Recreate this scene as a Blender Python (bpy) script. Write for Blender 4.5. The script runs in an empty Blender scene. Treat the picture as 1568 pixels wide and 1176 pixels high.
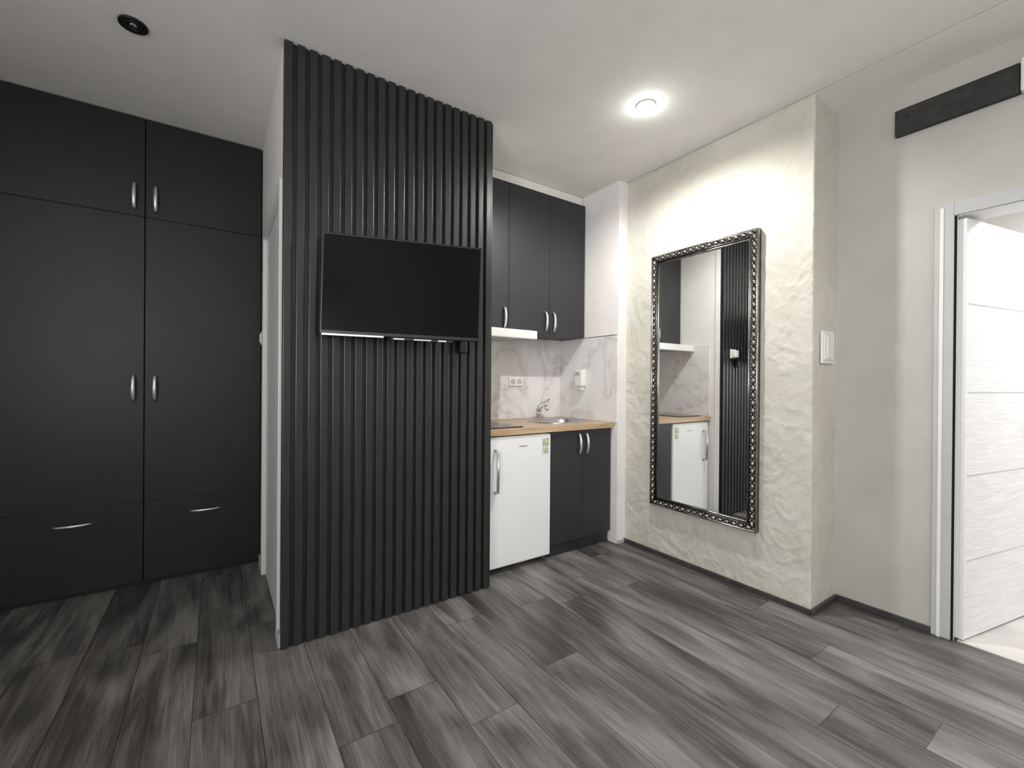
import bpy, bmesh, math, random
from mathutils import Vector, Matrix, noise
random.seed(3)
scene=bpy.context.scene
COL=scene.collection
H=2.61
# ---------------------------------------------------------------- materials
def newmat(name):
    m=bpy.data.materials.new(name); m.use_nodes=True
    nt=m.node_tree; b=nt.nodes['Principled BSDF']
    return m,nt,b
def setp(b,color=None,rough=None,metal=None,spec=None,coat=None):
    if color is not None: b.inputs['Base Color'].default_value=(*color,1)
    if rough is not None: b.inputs['Roughness'].default_value=rough
    if metal is not None: b.inputs['Metallic'].default_value=metal
    if spec is not None: b.inputs['Specular IOR Level'].default_value=spec
    if coat is not None: b.inputs['Coat Weight'].default_value=coat
def pos(nt):
    return nt.nodes.new('ShaderNodeNewGeometry').outputs['Position']
def objc(nt):
    return nt.nodes.new('ShaderNodeTexCoord').outputs['Object']
def noise_n(nt,vec,scale,detail=4,rough=.5,dist=0):
    n=nt.nodes.new('ShaderNodeTexNoise'); n.inputs['Scale'].default_value=scale
    n.inputs['Detail'].default_value=detail; n.inputs['Roughness'].default_value=rough
    n.inputs['Distortion'].default_value=dist
    nt.links.new(vec,n.inputs['Vector']); return n.outputs['Fac']
def ramp(nt,fac,stops):
    r=nt.nodes.new('ShaderNodeValToRGB'); e=r.color_ramp.elements
    e[0].position=stops[0][0]; e[0].color=(*stops[0][1],1)
    e[1].position=stops[-1][0]; e[1].color=(*stops[-1][1],1)
    for p,c in stops[1:-1]:
        x=e.new(p); x.color=(*c,1)
    nt.links.new(fac,r.inputs['Fac']); return r.outputs['Color']
def math_n(nt,op,a,b=None):
    n=nt.nodes.new('ShaderNodeMath'); n.operation=op
    for i,v in enumerate((a,b)):
        if v is None: continue
        if isinstance(v,(int,float)): n.inputs[i].default_value=v
        else: nt.links.new(v,n.inputs[i])
    return n.outputs[0]
def bump(nt,b,h,strength,dist):
    n=nt.nodes.new('ShaderNodeBump'); n.inputs['Strength'].default_value=strength
    n.inputs['Distance'].default_value=dist
    nt.links.new(h,n.inputs['Height']); nt.links.new(n.outputs[0],b.inputs['Normal'])
def plain(name,color,rough=.5,metal=0,var=.06,scale=6,bmp=0,bscale=80,spec=None):
    m,nt,b=newmat(name); setp(b,color,rough,metal,spec)
    p=objc(nt)
    f=noise_n(nt,p,scale,3)
    c0=tuple(max(0,c*(1-var)) for c in color); c1=tuple(min(1,c*(1+var)) for c in color)
    nt.links.new(ramp(nt,f,[(.3,c0),(.7,c1)]),b.inputs['Base Color'])
    if bmp: bump(nt,b,noise_n(nt,p,bscale,4),bmp,.002)
    return m
M={}
M['ceil']=plain('ceiling_paint',(.86,.845,.815),.9,var=.02,bmp=.15,bscale=120)
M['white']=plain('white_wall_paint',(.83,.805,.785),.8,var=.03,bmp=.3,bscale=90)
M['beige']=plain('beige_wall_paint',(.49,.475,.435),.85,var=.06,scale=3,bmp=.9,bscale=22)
M['dark']=plain('charcoal_laminate',(.0165,.0165,.0170),.40,var=.05,bmp=.12,bscale=260,spec=.4)
M['gap']=plain('black_shadow_gap',(.004,.004,.004),.9)
M['kdark']=plain('kitchen_graphite_laminate',(.026,.027,.031),.42,var=.04,bmp=.1,bscale=260)
M['slat']=plain('black_slat_lacquer',(.022,.023,.0245),.34,var=.15,scale=10,bmp=.25,bscale=60)
M['slatback']=plain('black_slat_backing',(.014,.0145,.015),.42)
M['chrome']=plain('chrome',(.8,.8,.8),.12,1,var=.01)
M['steel']=plain('brushed_steel',(.55,.55,.55),.3,1,var=.05)
M['satin']=plain('satin_handle_metal',(.78,.77,.75),.28,.9,var=.02)
M['fridge']=plain('fridge_white_enamel',(.86,.87,.87),.25,var=.01)
M['plast']=plain('white_plastic',(.80,.80,.78),.35,var=.01)
M['blackpl']=plain('black_plastic',(.010,.010,.011),.35,var=.05)
M['screen']=plain('tv_screen_glass',(.002,.002,.0025),.22,var=.0,spec=.10)
M['glassblk']=plain('black_hob_glass',(.008,.008,.009),.06)
M['label']=plain('energy_label',(.50,.50,.36),.6,var=.35,scale=60)
M['trimg']=plain('grey_door_casing',(.50,.50,.50),.5,var=.03)
M['base']=plain('dark_skirting',(.05,.048,.046),.45,var=.2,scale=20)
M['frame']=plain('gunmetal_mirror_frame',(.09,.086,.079),.3,.9,var=.35,scale=30)
M['bead']=plain('antique_silver_bead',(.38,.365,.34),.24,1,var=.3,scale=40)
M['plank']=plain('black_stained_plank',(.022,.022,.02),.6,var=.5,scale=25,bmp=.8,bscale=40)
M['lampin']=plain('copper_lamp_inside',(.35,.2,.16),.2,.9)
M['curtain']=plain('light_room_floor',(.55,.53,.50),.4,var=.1)
def mirror():
    m,nt,b=newmat('mirror_glass'); setp(b,(.90,.92,.92),.005,1)
    return m
M['mirror']=mirror()
def emis(name,col,s):
    m,nt,b=newmat(name); setp(b,(.9,.9,.9),.4)
    b.inputs['Emission Color'].default_value=(*col,1); b.inputs['Emission Strength'].default_value=s
    return m
M['bulb']=emis('lit_bulb',(1,.98,.94),60)
def plaster():
    m,nt,b=newmat('trowelled_cream_plaster'); setp(b,rough=.75)
    p=pos(nt)
    f=noise_n(nt,p,3.5,6,.6,.6)
    nt.links.new(ramp(nt,f,[(.3,(.55,.535,.465)),(.7,(.65,.635,.565))]),b.inputs['Base Color'])
    h=noise_n(nt,p,26,7,.6,1.4)
    bump(nt,b,h,.5,.006)
    return m
M['plaster']=plaster()
def floor_mat():
    m,nt,b=newmat('grey_oak_laminate'); L=nt.links
    s=nt.nodes.new('ShaderNodeSeparateXYZ'); L.new(pos(nt),s.inputs[0])
    x,y=s.outputs[0],s.outputs[1]
    W,LN=.193,1.28
    ux=math_n(nt,'DIVIDE',math_n(nt,'ADD',x,.063),W); row=math_n(nt,'FLOOR',ux)
    w=nt.nodes.new('ShaderNodeTexWhiteNoise'); w.noise_dimensions='1D'; L.new(row,w.inputs['W'])
    uy=math_n(nt,'ADD',math_n(nt,'DIVIDE',y,LN),w.outputs['Value']); col=math_n(nt,'FLOOR',uy)
    c=nt.nodes.new('ShaderNodeCombineXYZ'); L.new(row,c.inputs[0]); L.new(col,c.inputs[1])
    w2=nt.nodes.new('ShaderNodeTexWhiteNoise'); w2.noise_dimensions='2D'; L.new(c.outputs[0],w2.inputs['Vector'])
    r=w2.outputs['Value']
    def vec(kx,ky,kz):
        q=nt.nodes.new('ShaderNodeCombineXYZ')
        L.new(math_n(nt,'MULTIPLY',x,kx),q.inputs[0]); L.new(math_n(nt,'MULTIPLY',y,ky),q.inputs[1])
        L.new(math_n(nt,'MULTIPLY',r,kz),q.inputs[2]); return q.outputs[0]
    broad=noise_n(nt,vec(8,1.8,37),1,2,.5,.6)
    mid=noise_n(nt,vec(34,2.4,63),1,5,.6,.9)
    fine=noise_n(nt,vec(190,5,91),1,4,.7,.3)
    g=math_n(nt,'ADD',math_n(nt,'MULTIPLY',broad,.46),math_n(nt,'ADD',math_n(nt,'MULTIPLY',mid,.28),math_n(nt,'MULTIPLY',fine,.26)))
    g=math_n(nt,'ADD',g,math_n(nt,'MULTIPLY',math_n(nt,'SUBTRACT',r,.5),.085))
    colr=ramp(nt,g,[(.34,(.032,.030,.028)),(.43,(.062,.058,.055)),(.52,(.128,.122,.115)),(.66,(.25,.24,.228))])
    fx=math_n(nt,'FRACT',ux); fy=math_n(nt,'FRACT',uy)
    ex=math_n(nt,'MULTIPLY',math_n(nt,'MINIMUM',fx,math_n(nt,'SUBTRACT',1,fx)),W)
    ey=math_n(nt,'MULTIPLY',math_n(nt,'MINIMUM',fy,math_n(nt,'SUBTRACT',1,fy)),LN)
    e=math_n(nt,'MINIMUM',ex,ey)
    msk=math_n(nt,'MINIMUM',math_n(nt,'DIVIDE',e,.0022),1)
    mx=nt.nodes.new('ShaderNodeMix'); mx.data_type='RGBA'
    L.new(msk,mx.inputs['Factor']); mx.inputs['A'].default_value=(.014,.013,.013,1); L.new(colr,mx.inputs['B'])
    L.new(mx.outputs['Result'],b.inputs['Base Color'])
    rr=math_n(nt,'ADD',math_n(nt,'MULTIPLY',fine,.2),.28); L.new(rr,b.inputs['Roughness'])
    hh=math_n(nt,'ADD',math_n(nt,'MULTIPLY',fine,.3),msk); bump(nt,b,hh,.35,.0015)
    return m
M['floor']=floor_mat()
def tile():
    m,nt,b=newmat('marble_tile'); L=nt.links; setp(b,rough=.15)
    p=pos(nt)
    d=noise_n(nt,p,1.7,5,.55,1.0)
    v=math_n(nt,'ABSOLUTE',math_n(nt,'SUBTRACT',d,.5))
    c=ramp(nt,v,[(0,(.60,.585,.57)),(.012,(.72,.705,.695)),(.05,(.78,.77,.765))])
    s=nt.nodes.new('ShaderNodeSeparateXYZ'); L.new(p,s.inputs[0])
    def line(val,step,off):
        f=math_n(nt,'FRACT',math_n(nt,'DIVIDE',math_n(nt,'ADD',val,off),step))
        return math_n(nt,'MULTIPLY',math_n(nt,'MINIMUM',f,math_n(nt,'SUBTRACT',1,f)),step)
    e=math_n(nt,'MINIMUM',line(math_n(nt,'ADD',s.outputs[0],s.outputs[1]),.6,.04),line(s.outputs[2],.3,.02))
    k=math_n(nt,'MINIMUM',math_n(nt,'DIVIDE',e,.0015),1)
    mx=nt.nodes.new('ShaderNodeMix'); mx.data_type='RGBA'; L.new(k,mx.inputs['Factor'])
    mx.inputs['A'].default_value=(.55,.54,.53,1); L.new(c,mx.inputs['B']); L.new(mx.outputs['Result'],b.inputs['Base Color'])
    return m
M['tile']=tile()
def wood():
    m,nt,b=newmat('butcher_block'); L=nt.links; setp(b,rough=.35)
    mp=nt.nodes.new('ShaderNodeMapping'); mp.inputs['Scale'].default_value=(2,18,18); L.new(pos(nt),mp.inputs[0])
    f=noise_n(nt,mp.outputs[0],1.6,5,.6,.3)
    L.new(ramp(nt,f,[(.3,(.36,.23,.13)),(.7,(.60,.44,.28))]),b.inputs['Base Color']); return m
M['wood']=wood()
def doorleaf():
    m,nt,b=newmat('white_relief_door'); L=nt.links; setp(b,(.80,.80,.80),.45)
    mp=nt.nodes.new('ShaderNodeMapping'); mp.inputs['Scale'].default_value=(6,6,60); L.new(objc(nt),mp.inputs[0])
    f=noise_n(nt,mp.outputs[0],1,5,.6,1.0); bump(nt,b,f,.5,.004)
    L.new(ramp(nt,f,[(.3,(.68,.68,.68)),(.7,(.80,.80,.80))]),b.inputs['Base Color']); return m
M['leaf']=doorleaf()
# ---------------------------------------------------------------- mesh builder
class B:
    def __init__(s,name): s.name=name; s.bm=bmesh.new(); s.mats=[]; s.T=Matrix.Identity(4)
    def mi(s,k):
        m=M[k]
        if m not in s.mats: s.mats.append(m)
        return s.mats.index(m)
    def box(s,x0,x1,y0,y1,z0,z1,k,bev=0):
        vs=[s.bm.verts.new(s.T@Vector((x,y,z))) for x in (x0,x1) for y in (y0,y1) for z in (z0,z1)]
        i=s.mi(k); fs=[]
        for f in ((0,1,3,2),(4,6,7,5),(0,4,5,1),(2,3,7,6),(0,2,6,4),(1,5,7,3)):
            fc=s.bm.faces.new([vs[a] for a in f]); fc.material_index=i; fs.append(fc)
        if bev:
            es=list({e for f in fs for e in f.edges})
            r=bmesh.ops.bevel(s.bm,geom=es,offset=bev,segments=2,affect='EDGES',profile=.5)
            for f in r['faces']: f.material_index=i
    def tube(s,pts,r,k,seg=12,flat=1.0,up=None,smooth=True):
        pts=[Vector(p) for p in pts]; i=s.mi(k); rings=[]
        n=len(pts)
        t0=(pts[1]-pts[0]).normalized()
        u=Vector(up) if up else (Vector((0,0,1)) if abs(t0.z)<.9 else Vector((1,0,0)))
        for j,p in enumerate(pts):
            t=(pts[min(j+1,n-1)]-pts[max(j-1,0)]).normalized()
            a=(u-t*u.dot(t)).normalized(); bb=t.cross(a); u=a if not up else Vector(up)
            rr=r[j] if isinstance(r,(list,tuple)) else r
            rings.append([s.bm.verts.new(s.T@(p+a*math.cos(q)*rr+bb*math.sin(q)*rr*flat)) for q in [2*math.pi*z/seg for z in range(seg)]])
        for j in range(n-1):
            for q in range(seg):
                f=s.bm.faces.new((rings[j][q],rings[j][(q+1)%seg],rings[j+1][(q+1)%seg],rings[j+1][q])); f.material_index=i; f.smooth=smooth
        for rg in (rings[0],rings[-1]):
            f=s.bm.faces.new(rg); f.material_index=i
    def cyl(s,p0,p1,r,k,seg=24): s.tube([p0,p1],r,k,seg)
    def ball(s,c,sx,sy,sz,k,u=10,v=7):
        i=s.mi(k)
        m=s.T@Matrix.Translation(c)@Matrix.Diagonal((sx,sy,sz,1))
        r=bmesh.ops.create_uvsphere(s.bm,u_segments=u,v_segments=v,radius=1,matrix=m)
        for vv in r['verts']:
            for f in vv.link_faces: f.material_index=i; f.smooth=True
    def done(s,bevel=0,T=None):
        bmesh.ops.recalc_face_normals(s.bm,faces=s.bm.faces[:])
        xs=[v.co for v in s.bm.verts]
        mn=Vector([min(v[i] for v in xs) for i in range(3)]); mx=Vector([max(v[i] for v in xs) for i in range(3)])
        o=Vector(((mn.x+mx.x)/2,(mn.y+mx.y)/2,mn.z))
        for v in s.bm.verts: v.co-=o
        me=bpy.data.meshes.new(s.name); s.bm.to_mesh(me); s.bm.free()
        for m in s.mats: me.materials.append(m)
        ob=bpy.data.objects.new(s.name,me); ob.location=o; COL.objects.link(ob)
        if bevel:
            b=ob.modifiers.new('bevel','BEVEL'); b.width=bevel; b.segments=2; b.limit_method='ANGLE'
        return ob
def bow(b,p,axis,L,out,depth=.028,r=.006,k='satin'):
    """arched furniture handle centred at p along axis, bowing along out"""
    p=Vector(p); a=Vector(axis); o=Vector(out); pts=[];rs=[]
    for i in range(17):
        t=i/16; q=math.sin(math.pi*t)**.45
        pts.append(p+a*(t-.5)*L+o*depth*q); rs.append(r*(1.0+.25*math.sin(math.pi*t)))
    b.tube(pts,rs,k,10,flat=.9,up=(a.cross(o)))
# ---------------------------------------------------------------- shell
XL,YB=-1.55,-1.9
b=B('floor'); b.box(XL-.1,2.90,YB-.1,3.85,-.06,0,'floor'); b.done()
b=B('ceiling')
b.box(XL-.1,2.462,YB-.1,3.85,H,H+.08,'ceil'); b.box(2.470,2.90,YB-.1,3.85,H,H+.08,'ceil'); b.box(2.45,2.49,YB-.1,3.85,H+.03,H+.08,'gap')
b.done()
X=.236
b=B('wall_corridor'); b.box(X,X+.07,2.104,2.149,0,H,'white'); b.done()
b=B('wall_lintel'); b.box(X,X+.07,2.149,3.001,2.041,H,'white'); b.done()
b=B('wall_passage'); b.box(X,X+.07,3.001,3.80,0,H,'white'); b.done()
b=B('bathroom_door')
b.box(X-.012,X+.075,2.15,2.199,0,2.04,'plast',.003); b.box(X-.012,X+.075,2.951,3.0,0,2.04,'plast',.003); b.box(X-.012,X+.075,2.199,2.951,1.985,2.04,'plast',.003)
b.box(X+.01,X+.05,2.202,2.948,.005,1.983,'plast')
b.done()
b=B('light_switch'); b.box(X-.014,X,3.03,3.11,1.37,1.45,'plast',.004); b.box(X-.02,X-.013,3.045,3.095,1.385,1.435,'plast',.002); b.done()
b=B('baseboard_bathroom_side'); b.box(X-.012,X,3.0,3.14,0,.06,'trimg'); b.box(X-.012,X,2.104,2.148,0,.06,'trimg'); b.done()
b=B('wall_slat_backing'); b.box(X,1.283,2.104,2.149,0,H,'white'); b.done()
b=B('wall_niche_left'); b.box(1.215,1.275,2.149,2.79,0,H,'white'); b.done()
b=B('wall_niche_back'); b.box(1.215,2.40,2.79,2.87,0,H,'white'); b.done()
b=B('wall_niche_right'); b.box(2.383,2.56,2.155,2.87,0,H,'white'); b.done()
b=B('wall_wardrobe_back'); b.box(XL,.236,3.78,3.85,0,H,'white'); b.done()
b=B('wall_left'); W0,W1,Z0,Z1=-1.5,.0,.9,2.2
b.box(XL-.1,XL,YB,W0,0,H,'white'); b.box(XL-.1,XL,W1,3.85,0,H,'white'); b.box(XL-.1,XL,W0,W1,0,Z0,'white'); b.box(XL-.1,XL,W0,W1,Z1,H,'white'); b.done()
b=B('fill_window_1'); wm=(W0+W1)/2  # unseen window, made up to bring fill light into the room
for a_,c_ in ((W0,W0+.05),(wm-.025,wm+.025),(W1-.05,W1)): b.box(XL-.07,XL-.01,a_,c_,Z0,Z1,'plast',.004)
b.box(XL-.07,XL-.01,W0,W1,Z0,Z0+.05,'plast',.004); b.box(XL-.07,XL-.01,W0,W1,Z1-.05,Z1,'plast',.004); b.done()
b=B('wall_back'); b.box(XL,2.765,YB-.1,YB,0,H,'white'); b.done()
b=B('trim_tiles_back'); b.box(1.283,2.375,2.782,2.79,.87,1.50,'tile'); b.done()
b=B('trim_tiles_right'); b.box(2.375,2.383,2.158,2.782,.87,1.50,'tile'); b.box(2.374,2.378,2.158,2.782,1.50,1.505,'steel'); b.done()
b=B('trim_tiles_left'); b.box(1.275,1.283,2.20,2.782,.87,1.50,'tile'); b.done()
# textured pillar wall (displaced L-shaped surface)
def plaster_wall():
    path=[]; ds=.0085
    y=2.155
    while y>.957: path.append((2.471,y,Vector((-1,0,0)))); y-=ds
    path.append((2.471,.957,Vector((-.7,-.7,0))))
    x=2.471+ds
    while x<2.765: path.append((x,.957,Vector((0,-1,0)))); x+=ds
    path.append((2.765,.957,Vector((0,-1,0))))
    nz=int(H/ds); bm=bmesh.new(); grid=[]
    for (x,y,n) in path:
        c=[]
        for j in range(nz+1):
            z=H*j/nz
            u=y-(x-2.471)
            q=Vector((u*5,z*4,1.3)); wv=noise.noise(q)*.6; w2=noise.noise(q+Vector((7,3,1)))*.6
            a=noise.noise(Vector((u*9+wv*2,z*7+w2*2,4))); c2=noise.noise(Vector((u*21+w2*3,z*16+wv*3,9)))
            pl=noise.noise(Vector((u*2.2,z*2.2,2)))
            r=max(0,1-abs(a)*5)**1.5*.0028+max(0,1-abs(c2)*4)*.0016*(1 if pl>-.1 else .3)+max(0,min(1,(c2+a)*4))*.0022
            k=1 if n.x<-.5 else .5
            c.append(bm.verts.new((x+n.x*r*k,y+n.y*r*k,z)))
        grid.append(c)
    for i in range(len(grid)-1):
        for j in range(nz):
            f=bm.faces.new((grid[i][j],grid[i][j+1],grid[i+1][j+1],grid[i+1][j])); f.smooth=True
    bmesh.ops.recalc_face_normals(bm,faces=bm.faces[:])
    me=bpy.data.meshes.new('wall_textured'); bm.to_mesh(me); bm.free(); me.materials.append(M['plaster'])
    if me.polygons[10].normal.x>0: me.flip_normals()
    ob=bpy.data.objects.new('wall_textured',me); COL.objects.link(ob)
plaster_wall()
b=B('wall_pillar_core'); b.box(2.4755,2.77,.962,2.154,0,H,'beige'); b.done()
# right wall with doorway
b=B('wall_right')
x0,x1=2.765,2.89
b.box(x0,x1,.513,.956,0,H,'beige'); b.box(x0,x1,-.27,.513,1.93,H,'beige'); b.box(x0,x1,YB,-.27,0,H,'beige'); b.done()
b=B('trim_1')
for (ya,yb) in ((.507,.572),(-.345,-.268)):
    b.box(x0-.014,x0,ya,yb,0,1.985,'trimg',.003)
b.box(x0-.014,x0,-.268,.507,1.922,1.985,'trimg',.003)
b.box(x0-.018,x0-.014,.540,.553,0,1.965,'plast',.001)
b.box(x0,x0+.008,.497,.513,0,1.93,'plast'); b.box(x0,x1+.02,-.27,-.258,0,1.93,'plast'); b.box(x0,x1+.02,-.258,.500,1.918,1.93,'plast')
b.box(x0-.004,x0+.003,.499,.508,0,1.92,'gap'); b.done()
b=B('door_1')
a=math.radians(-12); b.T=Matrix.Translation((2.779,.487,0))@Matrix.Rotation(a,4,'Z')
b.box(0,.76,-.018,.018,.012,1.905,'leaf'); b.box(-.0015,0,-.018,.018,.012,1.905,'plast')
for z in (.36,.745,1.12,1.52): b.box(.02,.745,-.0192,-.0178,z,z+.006,'trimg')
b.box(.68,.72,-.025,-.018,.93,1.13,'steel',.002); b.cyl((.70,-.02,1.05),(.70,-.065,1.05),.009,'steel'); b.cyl((.71,-.062,1.05),(.59,-.062,1.05),.008,'steel')
b.done(.002)
b=B('trim_2'); b.box(2.765,2.91,-.258,.486,.0005,.006,'curtain'); b.done()
# neighbouring room
b=B('floor_hallway'); b.box(2.90,4.9,-1.5,1.5,-.06,.002,'curtain'); b.done()
b=B('wall_hallway'); b.box(4.9,5.0,-1.5,1.5,0,H,'white'); b.box(2.90,5.0,1.5,1.6,0,H,'white'); b.box(2.90,5.0,-1.6,-1.5,0,H,'white'); b.done()
b=B('ceiling_hallway'); b.box(2.90,5.0,-1.6,1.6,H,H+.08,'ceil'); b.done()
# baseboards
b=B('baseboard_textured'); b.box(2.452,2.466,.945,2.155,0,.028,'base',.002); b.box(2.452,2.75,.938,.952,0,.028,'base',.002); b.done()
b=B('baseboard_right'); b.box(2.751,2.765,.575,.951,0,.028,'base',.002); b.done()
b=B('baseboard_kitchen'); b.box(2.384,2.45,2.143,2.155,0,.028,'trimg',.002); b.done()
# ---------------------------------------------------------------- slat panel
b=B('slatted_wall_panel')
PX0,PX1=.232,1.283; PY=2.104
b.box(PX0,PX1,PY-.006,PY-.0005,.002,H-.003,'slatback')
N=21; p=(PX1-PX0)/N
for i in range(N):
    xa=PX0+i*p
    b.box(xa,xa+p*.66,PY-.023,PY-.006,.002,H-.003,'slat',.004)
b.done()
# ---------------------------------------------------------------- wardrobe
b=B('wardrobe'); FY=3.16
b.box(-1.46,.230,FY+.02,3.775,.06,H-.004,'gap'); b.box(-1.46,.230,FY+.03,3.7,0,.06,'dark')
g=.0013
for k in range(3):
    xa=-.332+(-.564*k); xb=xa+.562
    b.box(xa+g,xb-g,FY,FY+.02,2.058+g,H-.006,'dark',.001)
    b.box(xa+g,xb-g,FY,FY+.02,.47+g*.5,2.058-g,'dark',.001)
    b.box(xa+g,xb-g,FY,FY+.02,.03,.47-g*.5,'dark',.001)
    cx=(xa+xb)/2
    bow(b,(cx,FY,.388),(1,0,0),.15,(0,-1,0))
    hx=(xa+.045) if k%2==0 else (xb-.045)
    bow(b,(hx,FY,2.165),(0,0,1),.145,(0,-1,0),r=.0085); bow(b,(hx,FY,1.105),(0,0,1),.145,(0,-1,0),r=.0085)
b.done()
# ---------------------------------------------------------------- kitchen
b=B('kitchen_upper_cabinet')
g=.0016
b.box(1.285,2.373,2.512,2.78,1.507,2.53,'kdark')
for i,(xa,xb,hx) in enumerate(((1.285,1.661,1.625),(1.661,2.022,1.985),(2.022,2.373,2.06))):
    b.box(xa+g,xb-g,2.493,2.512,1.507,2.53,'kdark',.001)
    bow(b,(hx,2.493,1.60),(0,0,1),.14,(0,-1,0),depth=.024,r=.008)
b.box(1.285,2.373,2.53,2.78,2.53,H-.003,'ceil')
b.done()
b=B('range_hood')
b.box(1.287,1.80,2.36,2.78,1.465,1.503,'plast',.004); b.box(1.287,1.80,2.345,2.375,1.445,1.503,'plast',.006)
b.box(1.33,1.76,2.40,2.74,1.458,1.466,'steel'); b.done()
b=B('kitchen_counter')
hx0,hx1,hy0,hy1=1.93,2.28,2.34,2.62; CZ0,CZ1=.833,.868
b.box(1.285,hx0,2.185,2.78,CZ0,CZ1,'wood'); b.box(hx1,2.374,2.185,2.78,CZ0,CZ1,'wood'); b.box(hx0,hx1,2.185,hy0,CZ0,CZ1,'wood'); b.box(hx0,hx1,hy1,2.78,CZ0,CZ1,'wood')
b.done()
b=B('kitchen_base_cabinet')
b.box(1.812,1.828,2.225,2.77,.10,.832,'kdark'); b.box(2.356,2.372,2.225,2.77,.10,.832,'kdark'); b.box(1.828,2.356,2.225,2.77,.10,.118,'kdark'); b.box(1.828,2.356,2.75,2.77,.118,.832,'kdark')
b.box(1.812,2.372,2.235,2.25,0,.10,'kdark')
for xa,xb,hx in ((1.812,2.092,2.058),(2.092,2.372,2.126)):
    b.box(xa+g,xb-g,2.207,2.225,.085,.828,'kdark',.001)
    bow(b,(hx,2.207,.735),(0,0,1),.14,(0,-1,0),depth=.024,r=.008)
b.done()
b=B('kitchen_sink')
def sring(rx,ry,z,cx=2.105,cy=2.48,n=40):
    o=[]
    for i in range(n):
        t=2*math.pi*i/n; c,s_=math.cos(t),math.sin(t)
        o.append(b.bm.verts.new((cx+rx*math.copysign(abs(c)**.6,c),cy+ry*math.copysign(abs(s_)**.6,s_),z)))
    return o
rs=[sring(.215,.175,.8685),sring(.213,.173,.874),sring(.172,.137,.873),sring(.165,.13,.865),sring(.15,.118,.75),sring(.10,.08,.74)]
i=b.mi('steel')
for q in range(5):
    for j in range(40):
        f=b.bm.faces.new((rs[q][j],rs[q][(j+1)%40],rs[q+1][(j+1)%40],rs[q+1][j])); f.material_index=i; f.smooth=True
f=b.bm.faces.new(rs[5]); f.material_index=i
b.done()
b=B('kitchen_faucet')
fx,fy,fz=2.09,2.705,.8682
b.cyl((fx,fy,fz),(fx,fy,fz+.012),.026,'chrome'); b.tube([(fx,fy,fz+.012),(fx,fy,fz+.05),(fx,fy,fz+.085)],[.02,.02,.022],'chrome',20)
b.tube([(fx,fy,fz+.05),(fx-.01,fy-.03,fz+.085),(fx-.02,fy-.08,fz+.11),(fx-.03,fy-.13,fz+.105),(fx-.032,fy-.15,fz+.08)],[.013,.012,.011,.011,.011],'chrome',14)
b.tube([(fx,fy,fz+.085),(fx+.02,fy-.01,fz+.115),(fx+.09,fy-.03,fz+.155)],[.02,.012,.006],'chrome',14); b.done()
b=B('induction_hob'); b.box(1.33,1.62,2.25,2.70,.8685,.8745,'glassblk',.002); b.done()
b=B('mini_fridge')
FX0,FX1=1.300,1.803
b.box(FX0,FX1,2.245,2.76,.03,.826,'fridge',.006)
b.box(FX0,FX1,2.195,2.24,.035,.824,'fridge',.010)
b.box(FX0+.01,FX1-.01,2.24,2.245,.04,.82,'gap')
for xx in (FX0+.04,FX1-.04):
    b.cyl((xx,2.28,0),(xx,2.28,.03),.015,'blackpl'); b.cyl((xx,2.7,0),(xx,2.7,.03),.015,'blackpl')
b.tube([(1.375,2.195,.745),(1.375,2.165,.74),(1.375,2.16,.62),(1.375,2.165,.50),(1.375,2.195,.495)],.009,'steel',10)
b.box(1.728,1.785,2.1935,2.195,.69,.80,'plast'); b.box(1.731,1.782,2.1925,2.1935,.745,.797,'label'); b.box(1.735,1.778,2.1925,2.1935,.70,.738,'label')
b.box(1.55,1.61,2.1935,2.195,.755,.762,'steel')
b.done()
b=B('power_outlet'); b.box(1.86,1.99,2.774,2.782,1.125,1.195,'plast',.003)
for cx in (1.895,1.955): b.cyl((cx,2.774,1.16),(cx,2.7725,1.16),.022,'trimg')
b.done()
b=B('soap_dispenser'); b.box(2.32,2.3752,2.465,2.55,1.125,1.255,'plast',.012); b.box(2.333,2.3752,2.48,2.54,1.095,1.125,'plast',.008); b.box(2.316,2.321,2.485,2.53,1.215,1.24,'trimg',.002); b.done()
# ---------------------------------------------------------------- mirror
b=B('wall_mirror')
y0,y1,z0,z1=1.207,1.908,.34,2.005; fw=.056
b.box(2.445,2.4655,y0+.01,y1-.01,z0+.01,z1-.01,'frame')
b.box(2.4435,2.445,y0+fw-.004,y1-fw+.004,z0+fw-.004,z1-fw+.004,'mirror')
def rect(o,x,r,k):
    a,c,d,e=y0+o,y1-o,z0+o,z1-o
    for p,q in (((x,a,d),(x,c,d)),((x,a,e),(x,c,e)),((x,a,d),(x,a,e)),((x,c,d),(x,c,e))): b.tube([p,q],r,k,10)
    for yy in (a,c):
        for zz in (d,e): b.ball((x,yy,zz),r,r,r,k,8,6)
for (a,c,d,e) in ((y0,y1,z0,z0+fw),(y0,y1,z1-fw,z1),(y0,y0+fw,z0+fw,z1-fw),(y1-fw,y1,z0+fw,z1-fw)):
    b.box(2.438,2.4635,a,c,d,e,'frame')
rect(.005,2.436,.008,'bead'); rect(.039,2.436,.006,'frame'); rect(.050,2.440,.006,'bead')
o=.022
def beads(p,q):
    p=Vector(p);q=Vector(q); n=round((q-p).length/.042); d=(q-p)/n; horiz=abs(d.y)>abs(d.z)
    for i in range(n):
        c=p+d*(i+.5); L,Wd=.0165,.0115
        b.ball(c,.012,L if horiz else Wd,Wd if horiz else L,'bead',12,8)
        c2=p+d*i
        for sgn in (-1,1):
            cc=c2+Vector((0,0,sgn*.009) if horiz else (0,sgn*.009,0))
            b.ball(cc,.006,.006,.006,'bead',6,5)
xx=2.434
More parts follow.
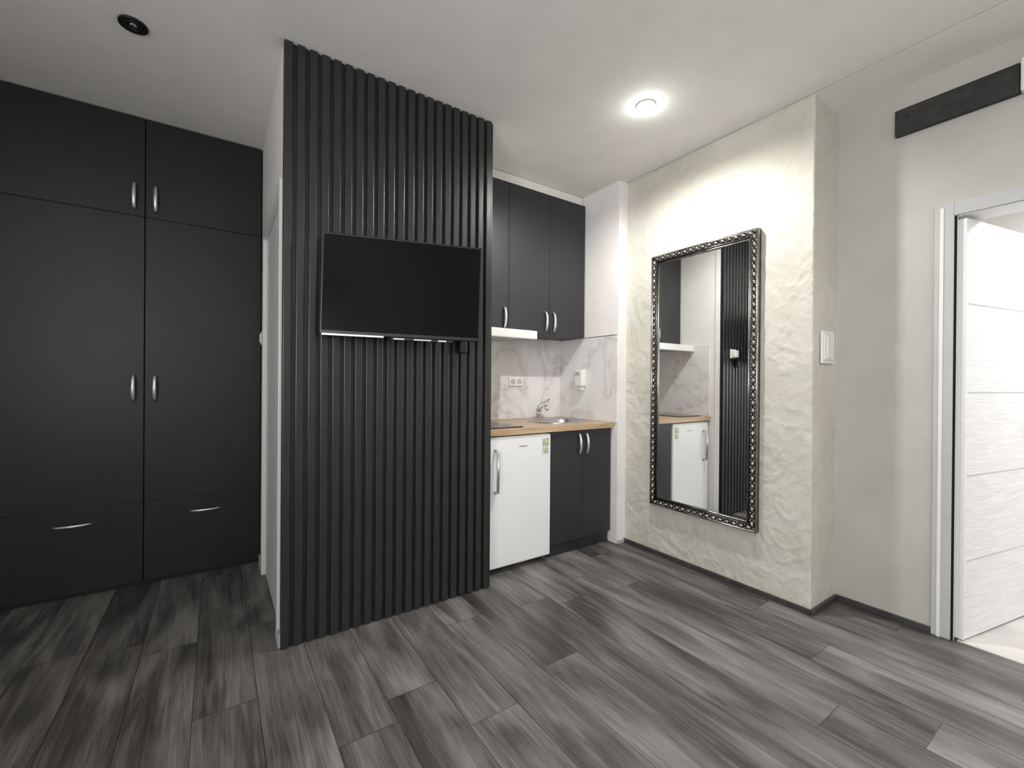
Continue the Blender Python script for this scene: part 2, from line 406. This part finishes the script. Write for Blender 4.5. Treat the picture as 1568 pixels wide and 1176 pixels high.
beads((xx,y0+o,z0+o),(xx,y1-o,z0+o)); beads((xx,y0+o,z1-o),(xx,y1-o,z1-o)); beads((xx,y0+o,z0+o),(xx,y0+o,z1-o)); beads((xx,y1-o,z0+o),(xx,y1-o,z1-o))
b.done()
# ---------------------------------------------------------------- tv
b=B('wall_mounted_tv')
pl=Vector((.366,2.028,0)); ang=math.atan2(1.79-2.035,1.07-.385); wT=.706; hT=.444
Mt=Matrix.Translation((pl.x,pl.y,1.358))@Matrix.Rotation(ang,4,'Z')@Matrix.Rotation(math.radians(1.2),4,'Y')
b.T=Mt
b.box(0,wT,0,.028,0,hT,'blackpl',.003)
b.box(.009,wT-.009,-.0012,.0,.016,hT-.009,'screen')
b.box(.12,wT-.12,.028,.055,.03,.30,'blackpl',.01)
b.box(.01,.27,-.004,.006,-.006,.003,'steel',.001)
b.box(.30,.58,.004,.03,-.012,.001,'blackpl',.003); b.box(.31,.36,.002,.02,-.011,-.002,'steel',.002); b.box(.40,.48,.002,.02,-.011,-.002,'steel',.002); b.box(.51,.55,.0,.02,-.012,-.002,'steel',.002)
mid=Mt@Vector((wT/2+.02,.055,.2))
b.T=Matrix.Identity(4)
wallp=Vector((.72,2.077,1.56))
b.box(.66,.78,2.069,2.0805,1.46,1.66,'blackpl',.002)
el=Vector((.90,2.02,1.57))
b.box(el.x-.02,el.x+.02,el.y-.015,el.y+.02,1.53,1.61,'blackpl',.004)
b.tube([wallp,el],.014,'blackpl',8); b.tube([el,(mid.x,mid.y,1.57)],.014,'blackpl',8)
b.done()
b=B('wall_socket_with_plugs')
b.box(1.09,1.17,2.069,2.0805,1.38,1.46,'plast',.004); b.box(1.11,1.16,2.03,2.069,1.385,1.45,'plast',.008); b.box(1.055,1.10,2.04,2.080,1.305,1.42,'blackpl',.006)
b.done()
# ---------------------------------------------------------------- small things
b=B('light_switch'); b.box(2.545,2.695,.941,.953,1.262,1.43,'plast',.004); b.box(2.56,2.68,.936,.942,1.28,1.412,'plast',.002); b.box(2.585,2.655,.932,.937,1.29,1.40,'plast',.002); b.done()
b=B('wall_plank'); b.box(2.735,2.765,.315,.715,2.365,2.49,'plank',.004); b.done()
b=B('electrical_box'); b.box(2.715,2.765,.215,.312,2.36,2.50,'plast',.01); b.cyl((2.74,.27,2.50),(2.74,.27,H),.012,'plast'); b.done()  # white electrical box beside the plank, with a pipe to the ceiling
def ring(b,c,r0,r1,z0,z1,k,n=32):
    i=b.mi(k); R=[]
    for (r,z) in ((r0,z1),(r1,z1),(r1,z0),(r0,z0)):
        R.append([b.bm.verts.new((c[0]+r*math.cos(2*math.pi*j/n),c[1]+r*math.sin(2*math.pi*j/n),z)) for j in range(n)])
    for q in range(4):
        for j in range(n):
            f=b.bm.faces.new((R[q][j],R[q][(j+1)%n],R[(q+1)%4][(j+1)%n],R[(q+1)%4][j])); f.material_index=i; f.smooth=q in(1,3)
def downlight(c,lit):
    b=B('ceiling_downlight')
    ring(b,c,.034,.048,H-.008,H-.0005,'plast' if lit else 'blackpl')
    if lit:
        b.cyl((*c,H-.006),(*c,H-.001),.034,'plast'); b.ball((c[0],c[1],H-.012),.031,.031,.018,'bulb',20,10)
    else:
        b.cyl((*c,H-.003),(*c,H-.0006),.036,'lampin'); ring(b,c,.022,.030,H-.010,H-.002,'blackpl'); b.ball((c[0],c[1],H-.006),.014,.014,.006,'chrome')
    b.done()
downlight((-.29,2.36),False)
lit=[((1.853,1.50),98),((-1.15,.90),10),((.9,-.9),24),((2.0,-.9),32)]  # last two downlights are unseen, added behind the camera as fill
for c,e in lit:
    downlight(c,True)
    l=bpy.data.lights.new('downlight_and_fill_lamp','SPOT'); l.energy=e; l.spot_size=math.radians(168); l.spot_blend=.6; l.shadow_soft_size=.035; l.color=(1,.975,.93)
    o=bpy.data.objects.new('downlight_and_fill_lamp',l); o.location=(*c,H-.035); COL.objects.link(o)
l=bpy.data.lights.new('downlight_glow','POINT'); l.energy=.55; l.shadow_soft_size=.03; l.color=(1,.98,.95)
o=bpy.data.objects.new('downlight_glow',l); o.location=(1.853,1.5,H-.065); COL.objects.link(o)
def area(name,loc,rot,sx,sy,e,col):
    l=bpy.data.lights.new(name,'AREA'); l.shape='RECTANGLE'; l.size=sx; l.size_y=sy; l.energy=e; l.color=col
    o=bpy.data.objects.new(name,l); o.location=loc; o.rotation_euler=rot; COL.objects.link(o)
area('window_fill_light',(XL-.14,wm,1.45),(0,math.radians(-118),0),1.1,1.4,85,(.97,.98,1))  # added fill at the made-up window, tilted up to lift the ceiling
area('hallway_lamp',(3.9,-.5,2.55),(0,0,0),.6,.6,50,(.97,.98,1))
w=bpy.data.worlds.new('world'); scene.world=w; w.use_nodes=True
w.node_tree.nodes['Background'].inputs[0].default_value=(.8,.88,1,1); w.node_tree.nodes['Background'].inputs[1].default_value=.6
# ---------------------------------------------------------------- camera
cam=bpy.data.cameras.new('camera'); co=bpy.data.objects.new('camera',cam); COL.objects.link(co)
cam.lens=666/1568*36; cam.sensor_width=36; cam.clip_start=.02
R=Matrix.Rotation(math.radians(-34.2),4,'Z')@Matrix.Rotation(math.radians(89.85),4,'X')@Matrix.Rotation(math.radians(.45),4,'Z')
co.matrix_world=Matrix.Translation((0,0,1.15))@R
scene.camera=co
scene.view_settings.view_transform='Standard'
